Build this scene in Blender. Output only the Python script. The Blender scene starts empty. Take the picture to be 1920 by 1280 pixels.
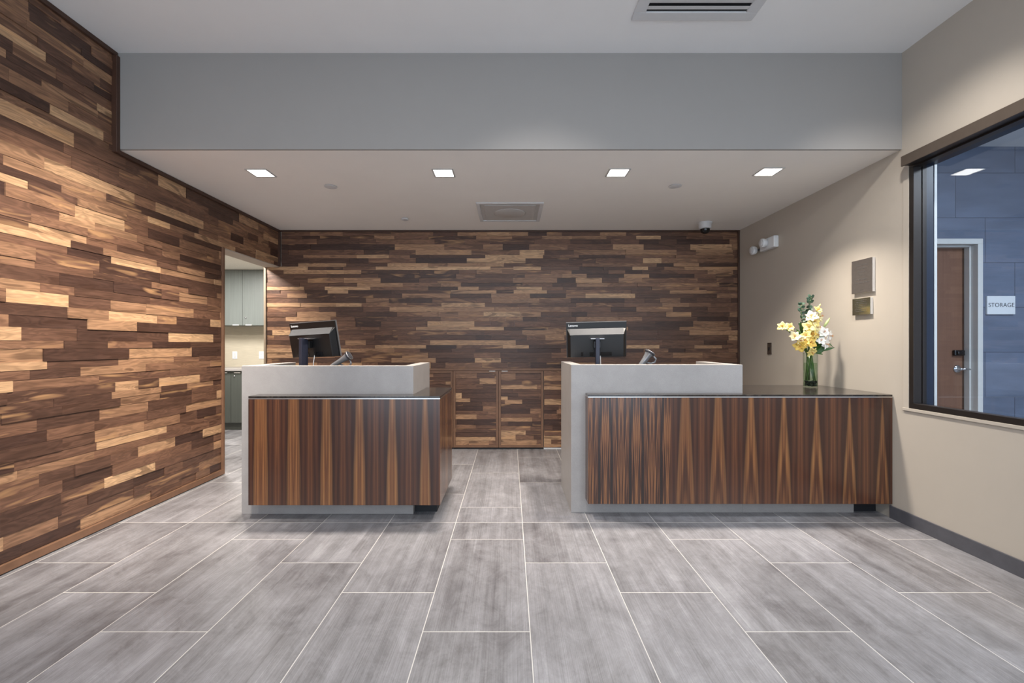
import bpy, bmesh, math, random
from mathutils import Vector, Matrix
random.seed(11)
C = bpy.context.scene.collection
F, CX, CY, H = 850.0, 956.0, 646.0, 1.22
def P(px, py, d):                      # a point of the room seen at photo pixel (px,py), d metres in front of the camera
    return Vector(((px-CX)*d/F, d, H-(py-CY)*d/F))
def srgb(r, g, b):
    f = lambda c: (c/255/12.92 if c/255 <= .04045 else ((c/255+.055)/1.055)**2.4)
    return (f(r), f(g), f(b), 1)

# ------------------------------------------------------------------ mesh helpers
def box(bm, x0, x1, y0, y1, z0, z1, M=None):
    v = [bm.verts.new(Vector((x, y, z)) if M is None else M @ Vector((x, y, z))) for x in (x0, x1) for y in (y0, y1) for z in (z0, z1)]
    for q in ((0,1,3,2), (4,6,7,5), (0,4,5,1), (2,3,7,6), (0,2,6,4), (1,5,7,3)):
        bm.faces.new([v[i] for i in q])
def B(*boxes):
    bm = bmesh.new()
    for b in boxes: box(bm, *b)
    return bm
def prism(bm, pts, lo, hi, axis='z', M=None):      # pts: polygon in the other two axes
    def mk(p, h):
        c = {'z': (p[0], p[1], h), 'x': (h, p[0], p[1]), 'y': (p[0], h, p[1])}[axis]
        return bm.verts.new(M @ Vector(c) if M else c)
    a = [mk(p, lo) for p in pts]; b = [mk(p, hi) for p in pts]
    bm.faces.new(a[::-1]); bm.faces.new(b)
    n = len(pts)
    for i in range(n): bm.faces.new((a[i], a[(i+1) % n], b[(i+1) % n], b[i]))
def lathe(bm, prof, M=None, seg=32, sx=1, sy=1):     # prof: (radius, height) list, closed at ends with r=0
    rings = []
    for r, z in prof:
        if r < 1e-6:
            p = Vector((0, 0, z)); rings.append([bm.verts.new(M @ p if M else p)])
        else:
            ring = []
            for k in range(seg):
                a = 2*math.pi*k/seg; p = Vector((r*math.cos(a)*sx, r*math.sin(a)*sy, z))
                ring.append(bm.verts.new(M @ p if M else p))
            rings.append(ring)
    for a, b in zip(rings, rings[1:]):
        for k in range(seg):
            k2 = (k+1) % seg
            if len(a) == 1 and len(b) == 1: continue
            if len(a) == 1: bm.faces.new((a[0], b[k], b[k2]))
            elif len(b) == 1: bm.faces.new((a[k], a[k2], b[0]))
            else: bm.faces.new((a[k], a[k2], b[k2], b[k]))
def tube(bm, pts, rad, seg=10):
    pts = [Vector(p) for p in pts]; n = len(pts)
    rads = rad if isinstance(rad, (list, tuple)) else [rad]*n
    prev = None; up = Vector((0.13, 0.31, 0.94)).normalized()
    for i, p in enumerate(pts):
        t = (pts[min(i+1, n-1)]-pts[max(i-1, 0)]).normalized()
        u = up-t*up.dot(t)
        if u.length < 1e-3: u = Vector((1, 0, 0))-t*t.x
        u.normalize(); w = t.cross(u); up = u
        ring = [bm.verts.new(p+(u*math.cos(2*math.pi*k/seg)+w*math.sin(2*math.pi*k/seg))*rads[i]) for k in range(seg)]
        if prev is None: bm.faces.new(ring[::-1])
        else:
            for k in range(seg): bm.faces.new((prev[k], prev[(k+1) % seg], ring[(k+1) % seg], ring[k]))
        prev = ring
    bm.faces.new(prev)
def bez(a, b, c, n=9):
    a, b, c = Vector(a), Vector(b), Vector(c)
    return [a*(1-t)**2+b*2*t*(1-t)+c*t*t for t in [i/(n-1) for i in range(n)]]
def wloc(o):
    v = Vector((0, 0, 0))
    while o: v += o.location; o = o.parent
    return v
def obj(name, bm, mat, parent=None, bevel=0, smooth=False, local=False, solid=0, label=None, kind=None):
    bmesh.ops.recalc_face_normals(bm, faces=bm.faces)
    if parent is not None and not local: bmesh.ops.translate(bm, verts=bm.verts, vec=-wloc(parent))
    me = bpy.data.meshes.new(name); bm.to_mesh(me); bm.free()
    o = bpy.data.objects.new(name, me); C.objects.link(o)
    me.materials.append(mat)
    if parent is not None: o.parent = parent
    if smooth: me.polygons.foreach_set('use_smooth', [True]*len(me.polygons))
    if solid:
        m = o.modifiers.new('solid', 'SOLIDIFY'); m.thickness = solid; m.offset = 0
    if bevel:
        m = o.modifiers.new('bevel', 'BEVEL'); m.width = bevel; m.segments = 2; m.limit_method = 'ANGLE'; m.angle_limit = .6
    if label: o['label'] = label
    if kind: o['kind'] = kind
    return o
def thing(name, label, cat, loc=(0, 0, 0), rotz=0, group=None):
    o = bpy.data.objects.new(name, None); C.objects.link(o); o.empty_display_size = .1
    o.location = loc; o.rotation_euler = (0, 0, rotz); o['label'] = label; o['category'] = cat
    if group: o['group'] = group
    return o
def tag(o, label, cat, group=None):
    o['label'] = label; o['category'] = cat
    if group: o['group'] = group
    return o
def struct(name, bm, m, parent=None, bevel=0, label=None):
    o = obj(name, bm, m, parent, bevel)
    if parent is None: o['kind'] = 'structure'
    if label: o['label'] = label
    return o
def dup(root, loc, label, rotz=None):
    def cp(o, par):
        c = o.copy(); C.objects.link(c)
        if par: c.parent = par
        for ch in list(o.children): cp(ch, c)
        return c
    r = cp(root, None); r.location = loc; r['label'] = label
    if rotz is not None: r.rotation_euler = (0, 0, rotz)
    return r
def text_bm(s, size, M, depth=.0006, spacing=1.0, offset=0.0):
    cu = bpy.data.curves.new('t', 'FONT'); cu.body = s; cu.size = size; cu.extrude = depth; cu.align_x = 'CENTER'; cu.align_y = 'CENTER'
    cu.space_character = spacing; cu.offset = offset
    o = bpy.data.objects.new('t', cu); C.objects.link(o)
    dg = bpy.context.evaluated_depsgraph_get()
    me = bpy.data.meshes.new_from_object(o.evaluated_get(dg))
    bm = bmesh.new(); bm.from_mesh(me); bmesh.ops.transform(bm, matrix=M, verts=bm.verts)
    bpy.data.objects.remove(o); bpy.data.curves.remove(cu); bpy.data.meshes.remove(me)
    return bm

# ------------------------------------------------------------------ materials
class NT:
    def __init__(s, name):
        s.m = bpy.data.materials.new(name); s.m.use_nodes = True; s.t = s.m.node_tree
        s.bsdf = s.t.nodes['Principled BSDF']; s.out = s.t.nodes['Material Output']
    def n(s, typ, **kw):
        nd = s.t.nodes.new(typ)
        for k, v in kw.items(): setattr(nd, k, v)
        return nd
    def put(s, sock, v):
        if isinstance(v, bpy.types.NodeSocket): s.t.links.new(v, sock)
        elif v is not None: sock.default_value = v
    def math(s, op, a, b=None, c=None, clamp=False):
        nd = s.n('ShaderNodeMath', operation=op); nd.use_clamp = clamp
        s.put(nd.inputs[0], a)
        if b is not None: s.put(nd.inputs[1], b)
        if c is not None: s.put(nd.inputs[2], c)
        return nd.outputs[0]
    def vec(s, x, y, z):
        nd = s.n('ShaderNodeCombineXYZ')
        for i, v in enumerate((x, y, z)): s.put(nd.inputs[i], v)
        return nd.outputs[0]
    def pos(s):
        g = s.n('ShaderNodeNewGeometry'); sp = s.n('ShaderNodeSeparateXYZ'); s.t.links.new(g.outputs['Position'], sp.inputs[0])
        return g, sp.outputs[0], sp.outputs[1], sp.outputs[2]
    def noise(s, vec, scale=1, detail=3, rough=.5, w=None, dist=0):
        nd = s.n('ShaderNodeTexNoise', noise_dimensions='4D' if w is not None else '3D')
        s.put(nd.inputs['Vector'], vec); nd.inputs['Scale'].default_value = scale; nd.inputs['Detail'].default_value = detail
        nd.inputs['Roughness'].default_value = rough; nd.inputs['Distortion'].default_value = dist
        if w is not None: s.put(nd.inputs['W'], w)
        return nd.outputs[0]
    def ramp(s, fac, stops, interp='LINEAR'):
        nd = s.n('ShaderNodeValToRGB'); cr = nd.color_ramp; cr.interpolation = interp
        while len(cr.elements) < len(stops): cr.elements.new(.5)
        for e, (p, c) in zip(cr.elements, stops): e.position = p; e.color = c if len(c) == 4 else (*c, 1)
        s.put(nd.inputs[0], fac); return nd.outputs[0]
    def remap(s, v, a, b, c, d):
        nd = s.n('ShaderNodeMapRange'); s.put(nd.inputs[0], v)
        for i, x in enumerate((a, b, c, d)): s.put(nd.inputs[i+1], x)
        return nd.outputs[0]
    def mix(s, fac, a, b, mode='MIX'):
        nd = s.n('ShaderNodeMix', data_type='RGBA', blend_type=mode)
        s.put(nd.inputs[0], fac); s.put(nd.inputs[6], a); s.put(nd.inputs[7], b); return nd.outputs[2]
    def scale(s, col, f):
        nd = s.n('ShaderNodeVectorMath', operation='SCALE'); s.put(nd.inputs[0], col); s.put(nd.inputs['Scale'], f); return nd.outputs[0]
    def bump(s, h, dist, strength=1):
        nd = s.n('ShaderNodeBump'); nd.inputs['Distance'].default_value = dist; nd.inputs['Strength'].default_value = strength
        s.put(nd.inputs['Height'], h); s.t.links.new(nd.outputs[0], s.bsdf.inputs['Normal'])
    def fin(s, col=None, rough=.5, metal=0, spec=.5, coat=0, coat_rough=.05):
        b = s.bsdf; s.put(b.inputs['Base Color'], col); s.put(b.inputs['Roughness'], rough); s.put(b.inputs['Metallic'], metal)
        b.inputs['Specular IOR Level'].default_value = spec; b.inputs['Coat Weight'].default_value = coat; b.inputs['Coat Roughness'].default_value = coat_rough
        return s.m
def plain(name, rgb, rough=.5, metal=0, spec=.5, var=.06, scale=25, bump=0, coat=0):
    k = NT(name); tc = k.n('ShaderNodeTexCoord').outputs['Object']
    nz = k.noise(tc, scale, 4, .6)
    c = k.scale(srgb(*rgb)[:3], k.remap(nz, .3, .7, 1-var, 1+var))
    if bump: k.bump(nz, bump, .5)
    return k.fin(c, rough, metal, spec, coat)
def emit(name, col, st):
    k = NT(name); k.bsdf.inputs['Base Color'].default_value = col; k.bsdf.inputs['Emission Color'].default_value = col
    k.bsdf.inputs['Emission Strength'].default_value = st; return k.m

def walnut(name, along):
    k = NT(name); g, X, Y, Z = k.pos(); A = X if along == 'x' else Y
    r = g.outputs['Random Per Island']
    w = k.math('MULTIPLY', r, 71.0)
    wn = k.n('ShaderNodeTexWhiteNoise', noise_dimensions='1D'); k.put(wn.inputs['W'], w); r2 = wn.outputs['Value']
    base = k.ramp(r, [(0, srgb(68,48,41)), (.17, srgb(84,60,49)), (.38, srgb(101,73,59)), (.58, srgb(117,85,67)), (.74, srgb(136,102,79)), (.87, srgb(164,127,97)), (1, srgb(196,159,122))])
    v = k.vec(k.math('MULTIPLY', A, 3.2), k.math('MULTIPLY', Z, 62), 0)
    fine = k.noise(v, 1, 5, .62, w)
    v2 = k.vec(k.math('MULTIPLY', A, 2.6), k.math('MULTIPLY', Z, 17), 0)
    fig = k.noise(v2, 1, 2, .45, k.math('ADD', w, 9.3), 1.4)
    ringd = k.math('SINE', k.math('MULTIPLY', fig, 46))
    c = k.scale(base, k.remap(fine, .28, .72, .66, 1.28))
    c = k.scale(c, k.remap(ringd, -1, 1, .78, 1.1))
    sap = k.math('MULTIPLY', k.remap(fig, .56, .7, 0, .55), k.math('GREATER_THAN', r2, .6))
    c = k.mix(sap, c, srgb(196,152,108))
    dk = k.math('MULTIPLY', k.remap(fig, .46, .34, 0, .6), k.math('LESS_THAN', r2, .5))
    c = k.mix(dk, c, srgb(66,44,34))
    k.bump(fine, .0006, .35)
    return k.fin(c, k.remap(fine, .3, .7, .36, .5), 0, .42)

def veneer(name, x_first, period, zb, zt, x_split=None, flame=0.0, axis='x', heartshape=(.35, .08, .022, .018)):
    k = NT(name); g, X, Y, Z = k.pos(); A = X if axis == 'x' else Y
    t = k.remap(Z, zb, zt, 0, 1)
    def leaf(c0, per):
        u = k.math('ADD', k.math('DIVIDE', k.math('SUBTRACT', A, c0), per), .5)
        idx = k.math('FLOOR', u)
        f = k.math('MULTIPLY', k.math('ABSOLUTE', k.math('SUBTRACT', k.math('FRACT', u), .5)), 2)
        return u, idx, f
    dark, mid, red, tan, lt = srgb(56,35,28), srgb(82,50,35), srgb(104,66,43), srgb(138,92,56), srgb(172,122,76)
    # --- flat-cut leaves with one light heart each
    u, idx, f = leaf(x_first, period)
    wob = k.noise(k.vec(k.math('MULTIPLY', f, 2.2), k.math('MULTIPLY', t, 1.1), k.math('MULTIPLY', idx, .12)), 1, 3, .5)
    fw = k.math('ADD', f, k.math('MULTIPLY', k.math('SUBTRACT', wob, .5), .16))
    gr = k.noise(k.vec(k.math('MULTIPLY', f, 9), k.math('MULTIPLY', t, .6), k.math('MULTIPLY', idx, .12)), 1, 5, .62)
    hair = k.noise(k.vec(k.math('MULTIPLY', A, 300), k.math('MULTIPLY', t, 2.2), 0), 1, 3, .6)
    fine = k.noise(k.vec(k.math('MULTIPLY', f, 60), k.math('MULTIPLY', t, 1.2), k.math('MULTIPLY', idx, .2)), 1, 2, .5)
    col = k.ramp(k.math('ADD', fw, k.math('MULTIPLY', k.math('SUBTRACT', gr, .5), .34)), [(.2, dark), (.45, dark), (.6, mid), (.72, dark), (.84, mid), (.95, red), (1, mid)])
    ha, hb, hc, hd = heartshape
    half = k.math('ADD', ha, k.math('MULTIPLY', k.math('SUBTRACT', 1.0, t), hb))
    half = k.math('SUBTRACT', half, k.math('MULTIPLY', idx, k.math('ADD', hc, k.math('MULTIPLY', t, hd))))
    edge = k.math('SUBTRACT', half, fw)
    heart = k.remap(edge, -.05, .15, 0, 1)
    grc = k.math('ADD', k.math('MULTIPLY', k.math('SUBTRACT', gr, .5), 1.9), .5)
    s = k.math('ADD', t, k.math('MULTIPLY', fw, 1.6))
    hcol = k.ramp(k.math('ADD', k.math('ADD', k.math('MULTIPLY', grc, .55), k.math('MULTIPLY', fine, .45)), k.math('MULTIPLY', k.remap(edge, .14, .02, 0, 1), .2)), [(.3, mid), (.42, red), (.58, tan), (.76, lt)])
    col = k.mix(k.math('MULTIPLY', heart, .9), col, hcol)
    if flame:
        inner = k.math('MULTIPLY', k.remap(s, .66, .46, 0, .85), k.remap(s, .1, .24, .2, 1))
        inner = k.math('MULTIPLY', inner, heart)
        col = k.mix(inner, col, k.ramp(gr, [(.35, dark), (.65, mid)]))
    if x_split is not None:                       # a differently figured, striped sheet on the left
        u2, i2, f2 = leaf(x_split-.02, .218)
        g2 = k.noise(k.vec(k.math('ADD', k.math('MULTIPLY', f2, 4.6), k.math('MULTIPLY', t, .25)), k.math('MULTIPLY', t, .8), 3.3), 1, 3, .55)
        c2 = k.ramp(k.math('ADD', k.math('MULTIPLY', k.math('SUBTRACT', g2, .5), 1.5), .5), [(.3, srgb(40,28,24)), (.46, srgb(58,36,28)), (.53, red), (.59, tan), (.65, mid), (.76, dark)])
        col = k.mix(k.math('LESS_THAN', A, x_split), col, c2)
    col = k.scale(col, k.remap(hair, .3, .7, .8, 1.16))
    return k.fin(col, .26, 0, .5, .25, .12)

def floor_mat():
    k = NT('floor_tile'); g, X, Y, Z = k.pos()
    W, L, YB = .457, .914, 3.11
    u = k.math('DIVIDE', k.math('SUBTRACT', X, .086), W); col = k.math('FLOOR', u)
    far = k.math('GREATER_THAN', Y, YB)
    y0 = k.math('ADD', k.math('MULTIPLY', far, 3.40-1.9275), 1.9275)
    v = k.math('ADD', k.math('DIVIDE', k.math('SUBTRACT', Y, y0), L), k.math('DIVIDE', k.math('ADD', col, 1), 3.0))
    row = k.math('ADD', k.math('FLOOR', v), k.math('MULTIPLY', far, 50))
    def edge(q, size):
        fr = k.math('FRACT', q); return k.math('MULTIPLY', k.math('MINIMUM', fr, k.math('SUBTRACT', 1, fr)), size)
    e = k.math('MINIMUM', k.math('MINIMUM', edge(u, W), edge(v, L)), k.math('ABSOLUTE', k.math('SUBTRACT', Y, YB)))
    grout = k.remap(e, .0013, .0024, 1, 0)
    wn = k.n('ShaderNodeTexWhiteNoise', noise_dimensions='2D'); k.put(wn.inputs['Vector'], k.vec(col, row, 0))
    r = wn.outputs['Value']; w = k.math('MULTIPLY', r, 43)
    cloud = k.noise(k.vec(k.math('MULTIPLY', X, 3.0), k.math('MULTIPLY', Y, 2.0), 0), 1, 6, .66, w, .6)
    streak = k.noise(k.vec(k.math('MULTIPLY', X, 17), k.math('MULTIPLY', Y, .9), 0), 1, 3, .6, w)
    lines = k.noise(k.vec(k.math('MULTIPLY', X, 260), k.math('MULTIPLY', Y, 1.6), 0), 1, 2, .6, w)
    vein = k.noise(k.vec(k.math('MULTIPLY', X, 9), k.math('MULTIPLY', Y, 6), 0), 1, 10, .82, w, 1.0)
    tot = k.math('ADD', k.math('ADD', k.math('MULTIPLY', cloud, .34), k.math('MULTIPLY', streak, .3)), k.math('ADD', k.math('MULTIPLY', vein, .46), k.math('MULTIPLY', r, .07)))
    c = k.ramp(tot, [(.4, srgb(78,76,79)), (.49, srgb(103,101,104)), (.57, srgb(123,122,125)), (.66, srgb(141,140,144)), (.8, srgb(166,166,169))])
    c = k.scale(c, k.remap(lines, .3, .7, .8, 1.18))
    c = k.mix(grout, c, srgb(205,202,198))
    k.bump(k.math('SUBTRACT', k.math('MULTIPLY', lines, .25), grout), .0012, .3)
    return k.fin(c, k.remap(cloud, .3, .7, .34, .46), 0, .5)

def slate_tile():
    k = NT('daylight_tinted_wall_tile'); g, X, Y, Z = k.pos(); A = k.math('ADD', X, Y)
    v = k.math('DIVIDE', k.math('SUBTRACT', Z, .745), .407); row = k.math('FLOOR', v)
    u = k.math('ADD', k.math('DIVIDE', k.math('SUBTRACT', A, 4.319+4.12), .81), k.math('MULTIPLY', row, .333)); col = k.math('FLOOR', u)
    def edge(q, size):
        fr = k.math('FRACT', q); return k.math('MULTIPLY', k.math('MINIMUM', fr, k.math('SUBTRACT', 1, fr)), size)
    e = k.math('MINIMUM', edge(u, .81), edge(v, .407))
    wn = k.n('ShaderNodeTexWhiteNoise', noise_dimensions='2D'); k.put(wn.inputs['Vector'], k.vec(col, row, 0))
    nz = k.noise(k.vec(k.math('MULTIPLY', A, 2), k.math('MULTIPLY', Z, 9), 0), 1, 5, .6, k.math('MULTIPLY', wn.outputs['Value'], 20))
    c = k.scale(srgb(108,118,138)[:3], k.math('ADD', k.remap(nz, .3, .7, .82, 1.16), k.math('MULTIPLY', k.math('SUBTRACT', wn.outputs['Value'], .5), .14)))  # the blue cast of the vestibule daylight is put into the tile colour
    c = k.mix(k.remap(e, .0015, .003, 1, 0), c, srgb(56,62,76))
    return k.fin(c, .45)
def glass_mat(name, tint, ior=1.5, boost=1.0):
    k = NT(name); k.t.nodes.remove(k.bsdf)
    g = k.n('ShaderNodeNewGeometry'); dt = k.n('ShaderNodeVectorMath', operation='DOT_PRODUCT')
    k.t.links.new(g.outputs['Incoming'], dt.inputs[0]); k.t.links.new(g.outputs['Normal'], dt.inputs[1])
    f0 = ((ior-1)/(ior+1))**2                     # Schlick reflectance of a thin sheet, same from both faces
    fres = k.math('ADD', f0, k.math('MULTIPLY', 1-f0, k.math('POWER', k.math('SUBTRACT', 1, k.math('ABSOLUTE', dt.outputs['Value'])), 5.0)))
    tr = k.n('ShaderNodeBsdfTransparent'); tr.inputs['Color'].default_value = tint
    gl = k.n('ShaderNodeBsdfGlossy'); gl.inputs['Roughness'].default_value = 0.0
    mx = k.n('ShaderNodeMixShader'); k.put(mx.inputs[0], k.math('MULTIPLY', fres, boost, clamp=True))
    k.t.links.new(tr.outputs[0], mx.inputs[1]); k.t.links.new(gl.outputs[0], mx.inputs[2]); k.t.links.new(mx.outputs[0], k.out.inputs[0])
    return k.m
def stone():
    k = NT('grey_quartz'); tc = k.n('ShaderNodeNewGeometry').outputs['Position']
    a = k.noise(tc, 9, 5, .6); b = k.noise(tc, 260, 2, .5)
    c = k.ramp(k.math('ADD', k.math('MULTIPLY', a, .45), k.math('MULTIPLY', b, .55)), [(.3, srgb(148,144,142)), (.5, srgb(157,153,151)), (.7, srgb(166,162,160))])
    return k.fin(c, .38, 0, .5)
def granite():
    k = NT('dark_polished_granite'); tc = k.n('ShaderNodeNewGeometry').outputs['Position']
    a = k.noise(tc, 35, 6, .7)
    return k.fin(k.ramp(a, [(.35, srgb(26,24,24)), (.55, srgb(48,43,40)), (.72, srgb(82,74,66))]), .14, 0, .6)
def grasscloth():
    k = NT('beige_grasscloth'); g, X, Y, Z = k.pos()
    n = k.noise(k.vec(k.math('MULTIPLY', X, 6), 0, k.math('MULTIPLY', Z, 160)), 1, 3, .6); n2 = k.noise(k.vec(X, 0, Z), 9, 3, .5)
    return k.fin(k.scale(srgb(190,182,164)[:3], k.math('ADD', k.remap(n, .3, .7, .88, 1.06), k.math('MULTIPLY', k.math('SUBTRACT', n2, .5), .1))), .8)
def vwood(name, rgb):
    k = NT(name); g, X, Y, Z = k.pos()
    n = k.noise(k.vec(k.math('MULTIPLY', k.math('ADD', X, Y), 60), 0, k.math('MULTIPLY', Z, 1.6)), 1, 4, .6)
    return k.fin(k.scale(srgb(*rgb)[:3], k.remap(n, .3, .7, .9, 1.1)), .42)

M_wal_y = walnut('walnut_planks_lengthwise', 'y'); M_wal_x = walnut('walnut_planks_crosswise', 'x')
M_trim = plain('walnut_trim', (116,85,65), .45, var=.15, scale=12)
M_trimd = plain('dark_walnut_trim', (70,47,36), .45, var=.15, scale=12)
M_floor = floor_mat(); M_ceil = plain('ceiling_white_paint', (236,236,236), .9, var=.01, scale=4)
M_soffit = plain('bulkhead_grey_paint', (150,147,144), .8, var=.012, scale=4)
M_soffit_u = plain('soffit_warm_white_paint', (236,233,229), .85, var=.01, scale=4)
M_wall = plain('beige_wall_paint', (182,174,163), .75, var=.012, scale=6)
M_pull = plain('satin_pull', (224,222,218), .5, .1, var=.02)
M_tan = plain('tan_edge_board', (140,124,106), .6, var=.08)
M_base = plain('charcoal_tile_base', (84,84,90), .4, var=.12, scale=14)
M_stone = stone(); M_gran = granite(); M_slate = slate_tile(); M_grass = grasscloth()
M_ven_a = veneer('rosewood_veneer_left', P(488.75, 0, 3.136).x, .2275, .11, .845)
M_ven_side = veneer('rosewood_veneer_return', 3.46, .32, .11, .845, axis='y')
M_ven_b = veneer('rosewood_veneer_right', (1040+692/2.8235-CX)*3.18/F, .2303, .103, .85, x_split=(1257-CX)*3.18/F, flame=1, heartshape=(.25, .29, .024, .016))
M_strip = plain('brushed_metal_strip', (205,203,200), .3, 1, var=.04)
M_black = plain('black_plastic', (17,17,19), .38, var=.1, scale=40)
M_scan = plain('satin_grey_shell', (142,145,150), .28, .5, var=.03)
M_vent = plain('grey_vent_plastic', (74,75,78), .62, spec=.25, var=.05)
M_bezel = plain('grey_bezel', (110,110,112), .4, .3, var=.03)
M_blackg = plain('black_gloss_plastic', (20,20,22), .2, var=.06)
M_dgrey = plain('dark_grey_plastic', (62,64,70), .4, var=.06)
M_slateb = plain('blue_grey_stand_metal', (42,45,60), .45, .2, var=.06)
M_silver = plain('silver_metal', (200,200,204), .25, .9, var=.03)
M_chrome = plain('chrome', (215,217,222), .1, 1, var=.02)
M_plinth = plain('black_plinth', (24,25,30), .6, var=.1)
M_white = plain('white_plastic', (222,224,226), .45, var=.015)
M_offw = plain('white_enamel', (206,207,209), .5, var=.015)
M_grille = plain('grey_diffuser', (186,184,182), .6, var=.03)
M_dark = plain('dark_duct', (20,20,26), .8, var=.1)
M_bronze = plain('dark_bronze_frame', (44,39,37), .4, .3, var=.06)
M_bronzel = plain('bronze_valance', (88,78,70), .45, .3, var=.05)
M_navy = plain('navy_jamb', (34,42,60), .4, var=.06)
M_cab = vwood('grey_green_cabinet', (112,118,116)); M_cabl = vwood('dark_green_grey_cabinet', (76,80,76))
M_door = vwood('brown_door_veneer', (122,88,70))
M_frame = plain('white_door_frame', (214,214,212), .4, var=.015)
M_plaque = plain('pewter_plaque', (120,114,110), .38, .55, var=.08, scale=50)
M_plaque2 = plain('polished_pewter_plaque', (128,122,104), .16, .75, var=.05, scale=50)
M_plaque_e = plain('plaque_edge', (206,202,198), .4, .1, var=.02)
M_engr = plain('engraved_line', (86,82,80), .6, var=.04)
M_glass = glass_mat('window_glass', (.92, .95, .98, 1), 1.52, 1.1)
M_vglass = glass_mat('vase_glass', (.93, .97, .94, 1), 1.45, 1.0)
M_lamp = emit('lamp_diffuser', (1, .97, .92, 1), 9)
M_acou = plain('acoustic_ceiling', (224,222,214), .95, var=.08, scale=60)
M_screen = plain('screen_glass', (12,12,14), .1, var=.02)
M_signt = plain('sign_lettering', (64,70,78), .5, var=.02)
M_signw = plain('sign_panel', (226,230,234), .4, var=.01)

# ------------------------------------------------------------------ the room
XL, XR, YB, YS, ZS, ZC = -2.70, 2.69, 5.31, 3.11, 2.56, 3.22
YN = -1.9                                                   # open end behind the camera, set near to let in more daylight
struct('floor', B((-5.8, 5.9, YN, 7.2, -.1, 0)), M_floor)
struct('ceiling', B((XL-.2, XR+.17, YN, YS, ZC, ZC+.1)), M_ceil)
struct('ceiling_bulkhead', B((XL-.0, XR, YS, YS+.02, ZS, ZC+.1)), M_soffit)
struct('ceiling_soffit', B((XL-.0, XR, YS+.02, YB+.02, ZS, ZS+.06)), M_soffit_u)

def clad(bm, axis, a0, a1, z0, z1, base, sgn):
    hs = (.046, .054, .06, .066, .074) if axis == 'y' else (.04, .046, .052, .058, .066)
    z = z0
    rows = []
    while z < z1-1e-6:
        h = random.choice(hs)
        if z1-(z+h) < .036: h = z1-z
        rows.append((z, z+h)); z += h
    for (za, zb) in rows:
        a = a0-random.random()*.35
        while a < a1:
            l = random.choice((.2, .27, .33, .4, .48, .6))*random.uniform(.85, 1.15)
            s, e = max(a, a0), min(a+l, a1)
            a += l
            if e-s < .004: continue
            d = random.choice((.006, .008, .0105, .013)); gp = .0004
            if axis == 'y': box(bm, *sorted((base, base+sgn*d)), s+gp, e-gp, za+gp, zb-gp)
            else: box(bm, s+gp, e-gp, *sorted((base, base+sgn*d)), za+gp, zb-gp)

# left wall: timber-clad, with the passage to the pantry cut at its far end
bm = B((-2.87, -2.713, YN, 4.27, 0, ZC+.05), (-2.87, -2.713, 4.27, YB+.015, 2.135, ZC))
wl = struct('wall_left', bm, M_wall)
bm = bmesh.new()
clad(bm, 'y', YN, 4.245, .055, 2.135, -2.713, 1)
clad(bm, 'y', YN, 5.285, 2.135, ZS-.03, -2.713, 1)
clad(bm, 'y', YN, YS-.03, ZS-.03, ZC-.03, -2.713, 1)
obj('timber_cladding', bm, M_wal_y, wl)
struct('trim_1', B((-2.713, -2.685, YN, 4.272, 0.006, .052)), M_trim, bevel=.002)
struct('trim_2', B((-2.713, -2.685, YN, YS-.004, ZC-.03, ZC-.001)), M_trimd, bevel=.002)
struct('trim_3', B((-2.713, -2.672, YS-.03, YS-.0005, ZS-.03, ZC-.03)), M_trimd, bevel=.002)
struct('trim_4', B((-2.713, -2.685, YS, 5.285, ZS-.03, ZS-.002)), M_trimd, bevel=.002)
struct('trim_5', B((-2.873, -2.686, 4.248, 4.274, 0.006, 2.135)), M_trim, bevel=.002)
struct('trim_6', B((-2.873, -2.7, 4.274, YB-.002, 2.125, 2.1349)), M_wall, bevel=.001)
struct('trim_7', B((-2.713, -2.683, 5.284, YB, 2.135, ZS-.002)), M_trimd, bevel=.002)

# back wall
wb = struct('wall_back', B((-2.87, XR+.17, YB+.013, YB+.14, 0, ZS+.5)), M_wall)
bm = bmesh.new()
clad(bm, 'x', -2.85, XR-.022, .945, 2.135, YB+.013, -1)
clad(bm, 'x', XL+.022, XR-.022, 2.135, ZS-.02, YB+.013, -1)
clad(bm, 'x', -2.85, -1.72, .0, .945, YB+.013, -1)
clad(bm, 'x', .95, XR-.022, .0, .945, YB+.013, -1)
obj('timber_cladding', bm, M_wal_x, wb)
struct('trim_8', B((XL+.02, XR, YB-.012, YB+.013, ZS-.021, ZS-.001)), M_trimd, bevel=.002)
struct('trim_9', B((XR-.022, XR-.002, YB-.012, YB+.013, 0, ZS-.021)), M_trimd, bevel=.002)
struct('trim_10', B((-2.876, -2.852, YB-.014, YB+.14, 0, 2.125)), M_tan, bevel=.002)

# right wall with the vestibule window
WY0, WY1, WZ0, WZ1 = .2, 3.053, .793, 2.44
wr = struct('wall_right', B((XR, XR+.165, YN, YB+.14, 0, WZ0), (XR, XR+.165, YN, YB+.14, WZ1, ZC+.1), (XR, XR+.165, WY1, YB+.14, WZ0, WZ1), (XR, XR+.165, YN, WY0, WZ0, WZ1)), M_wall)
struct('baseboard_right', B((XR-.012, XR-.0005, YN, 3.20, 0, .088)), M_base, bevel=.002)
win = struct('window_1', B((XR-.004, XR+.05, WY1-.036, WY1-.001, WZ0+.036, WZ1-.036), (XR-.004, XR+.05, WY0+.001, WY0+.036, WZ0+.036, WZ1-.036), (XR-.004, XR+.05, WY0+.001, WY1-.001, WZ0+.001, WZ0+.036), (XR-.004, XR+.05, WY0+.001, WY1-.001, WZ1-.036, WZ1-.001)), M_bronze, bevel=.002)
obj('glass_pane', B((2.768, 2.774, WY0+.01, WY1-.01, WZ0+.01, WZ1-.01)), M_glass, win)
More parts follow.
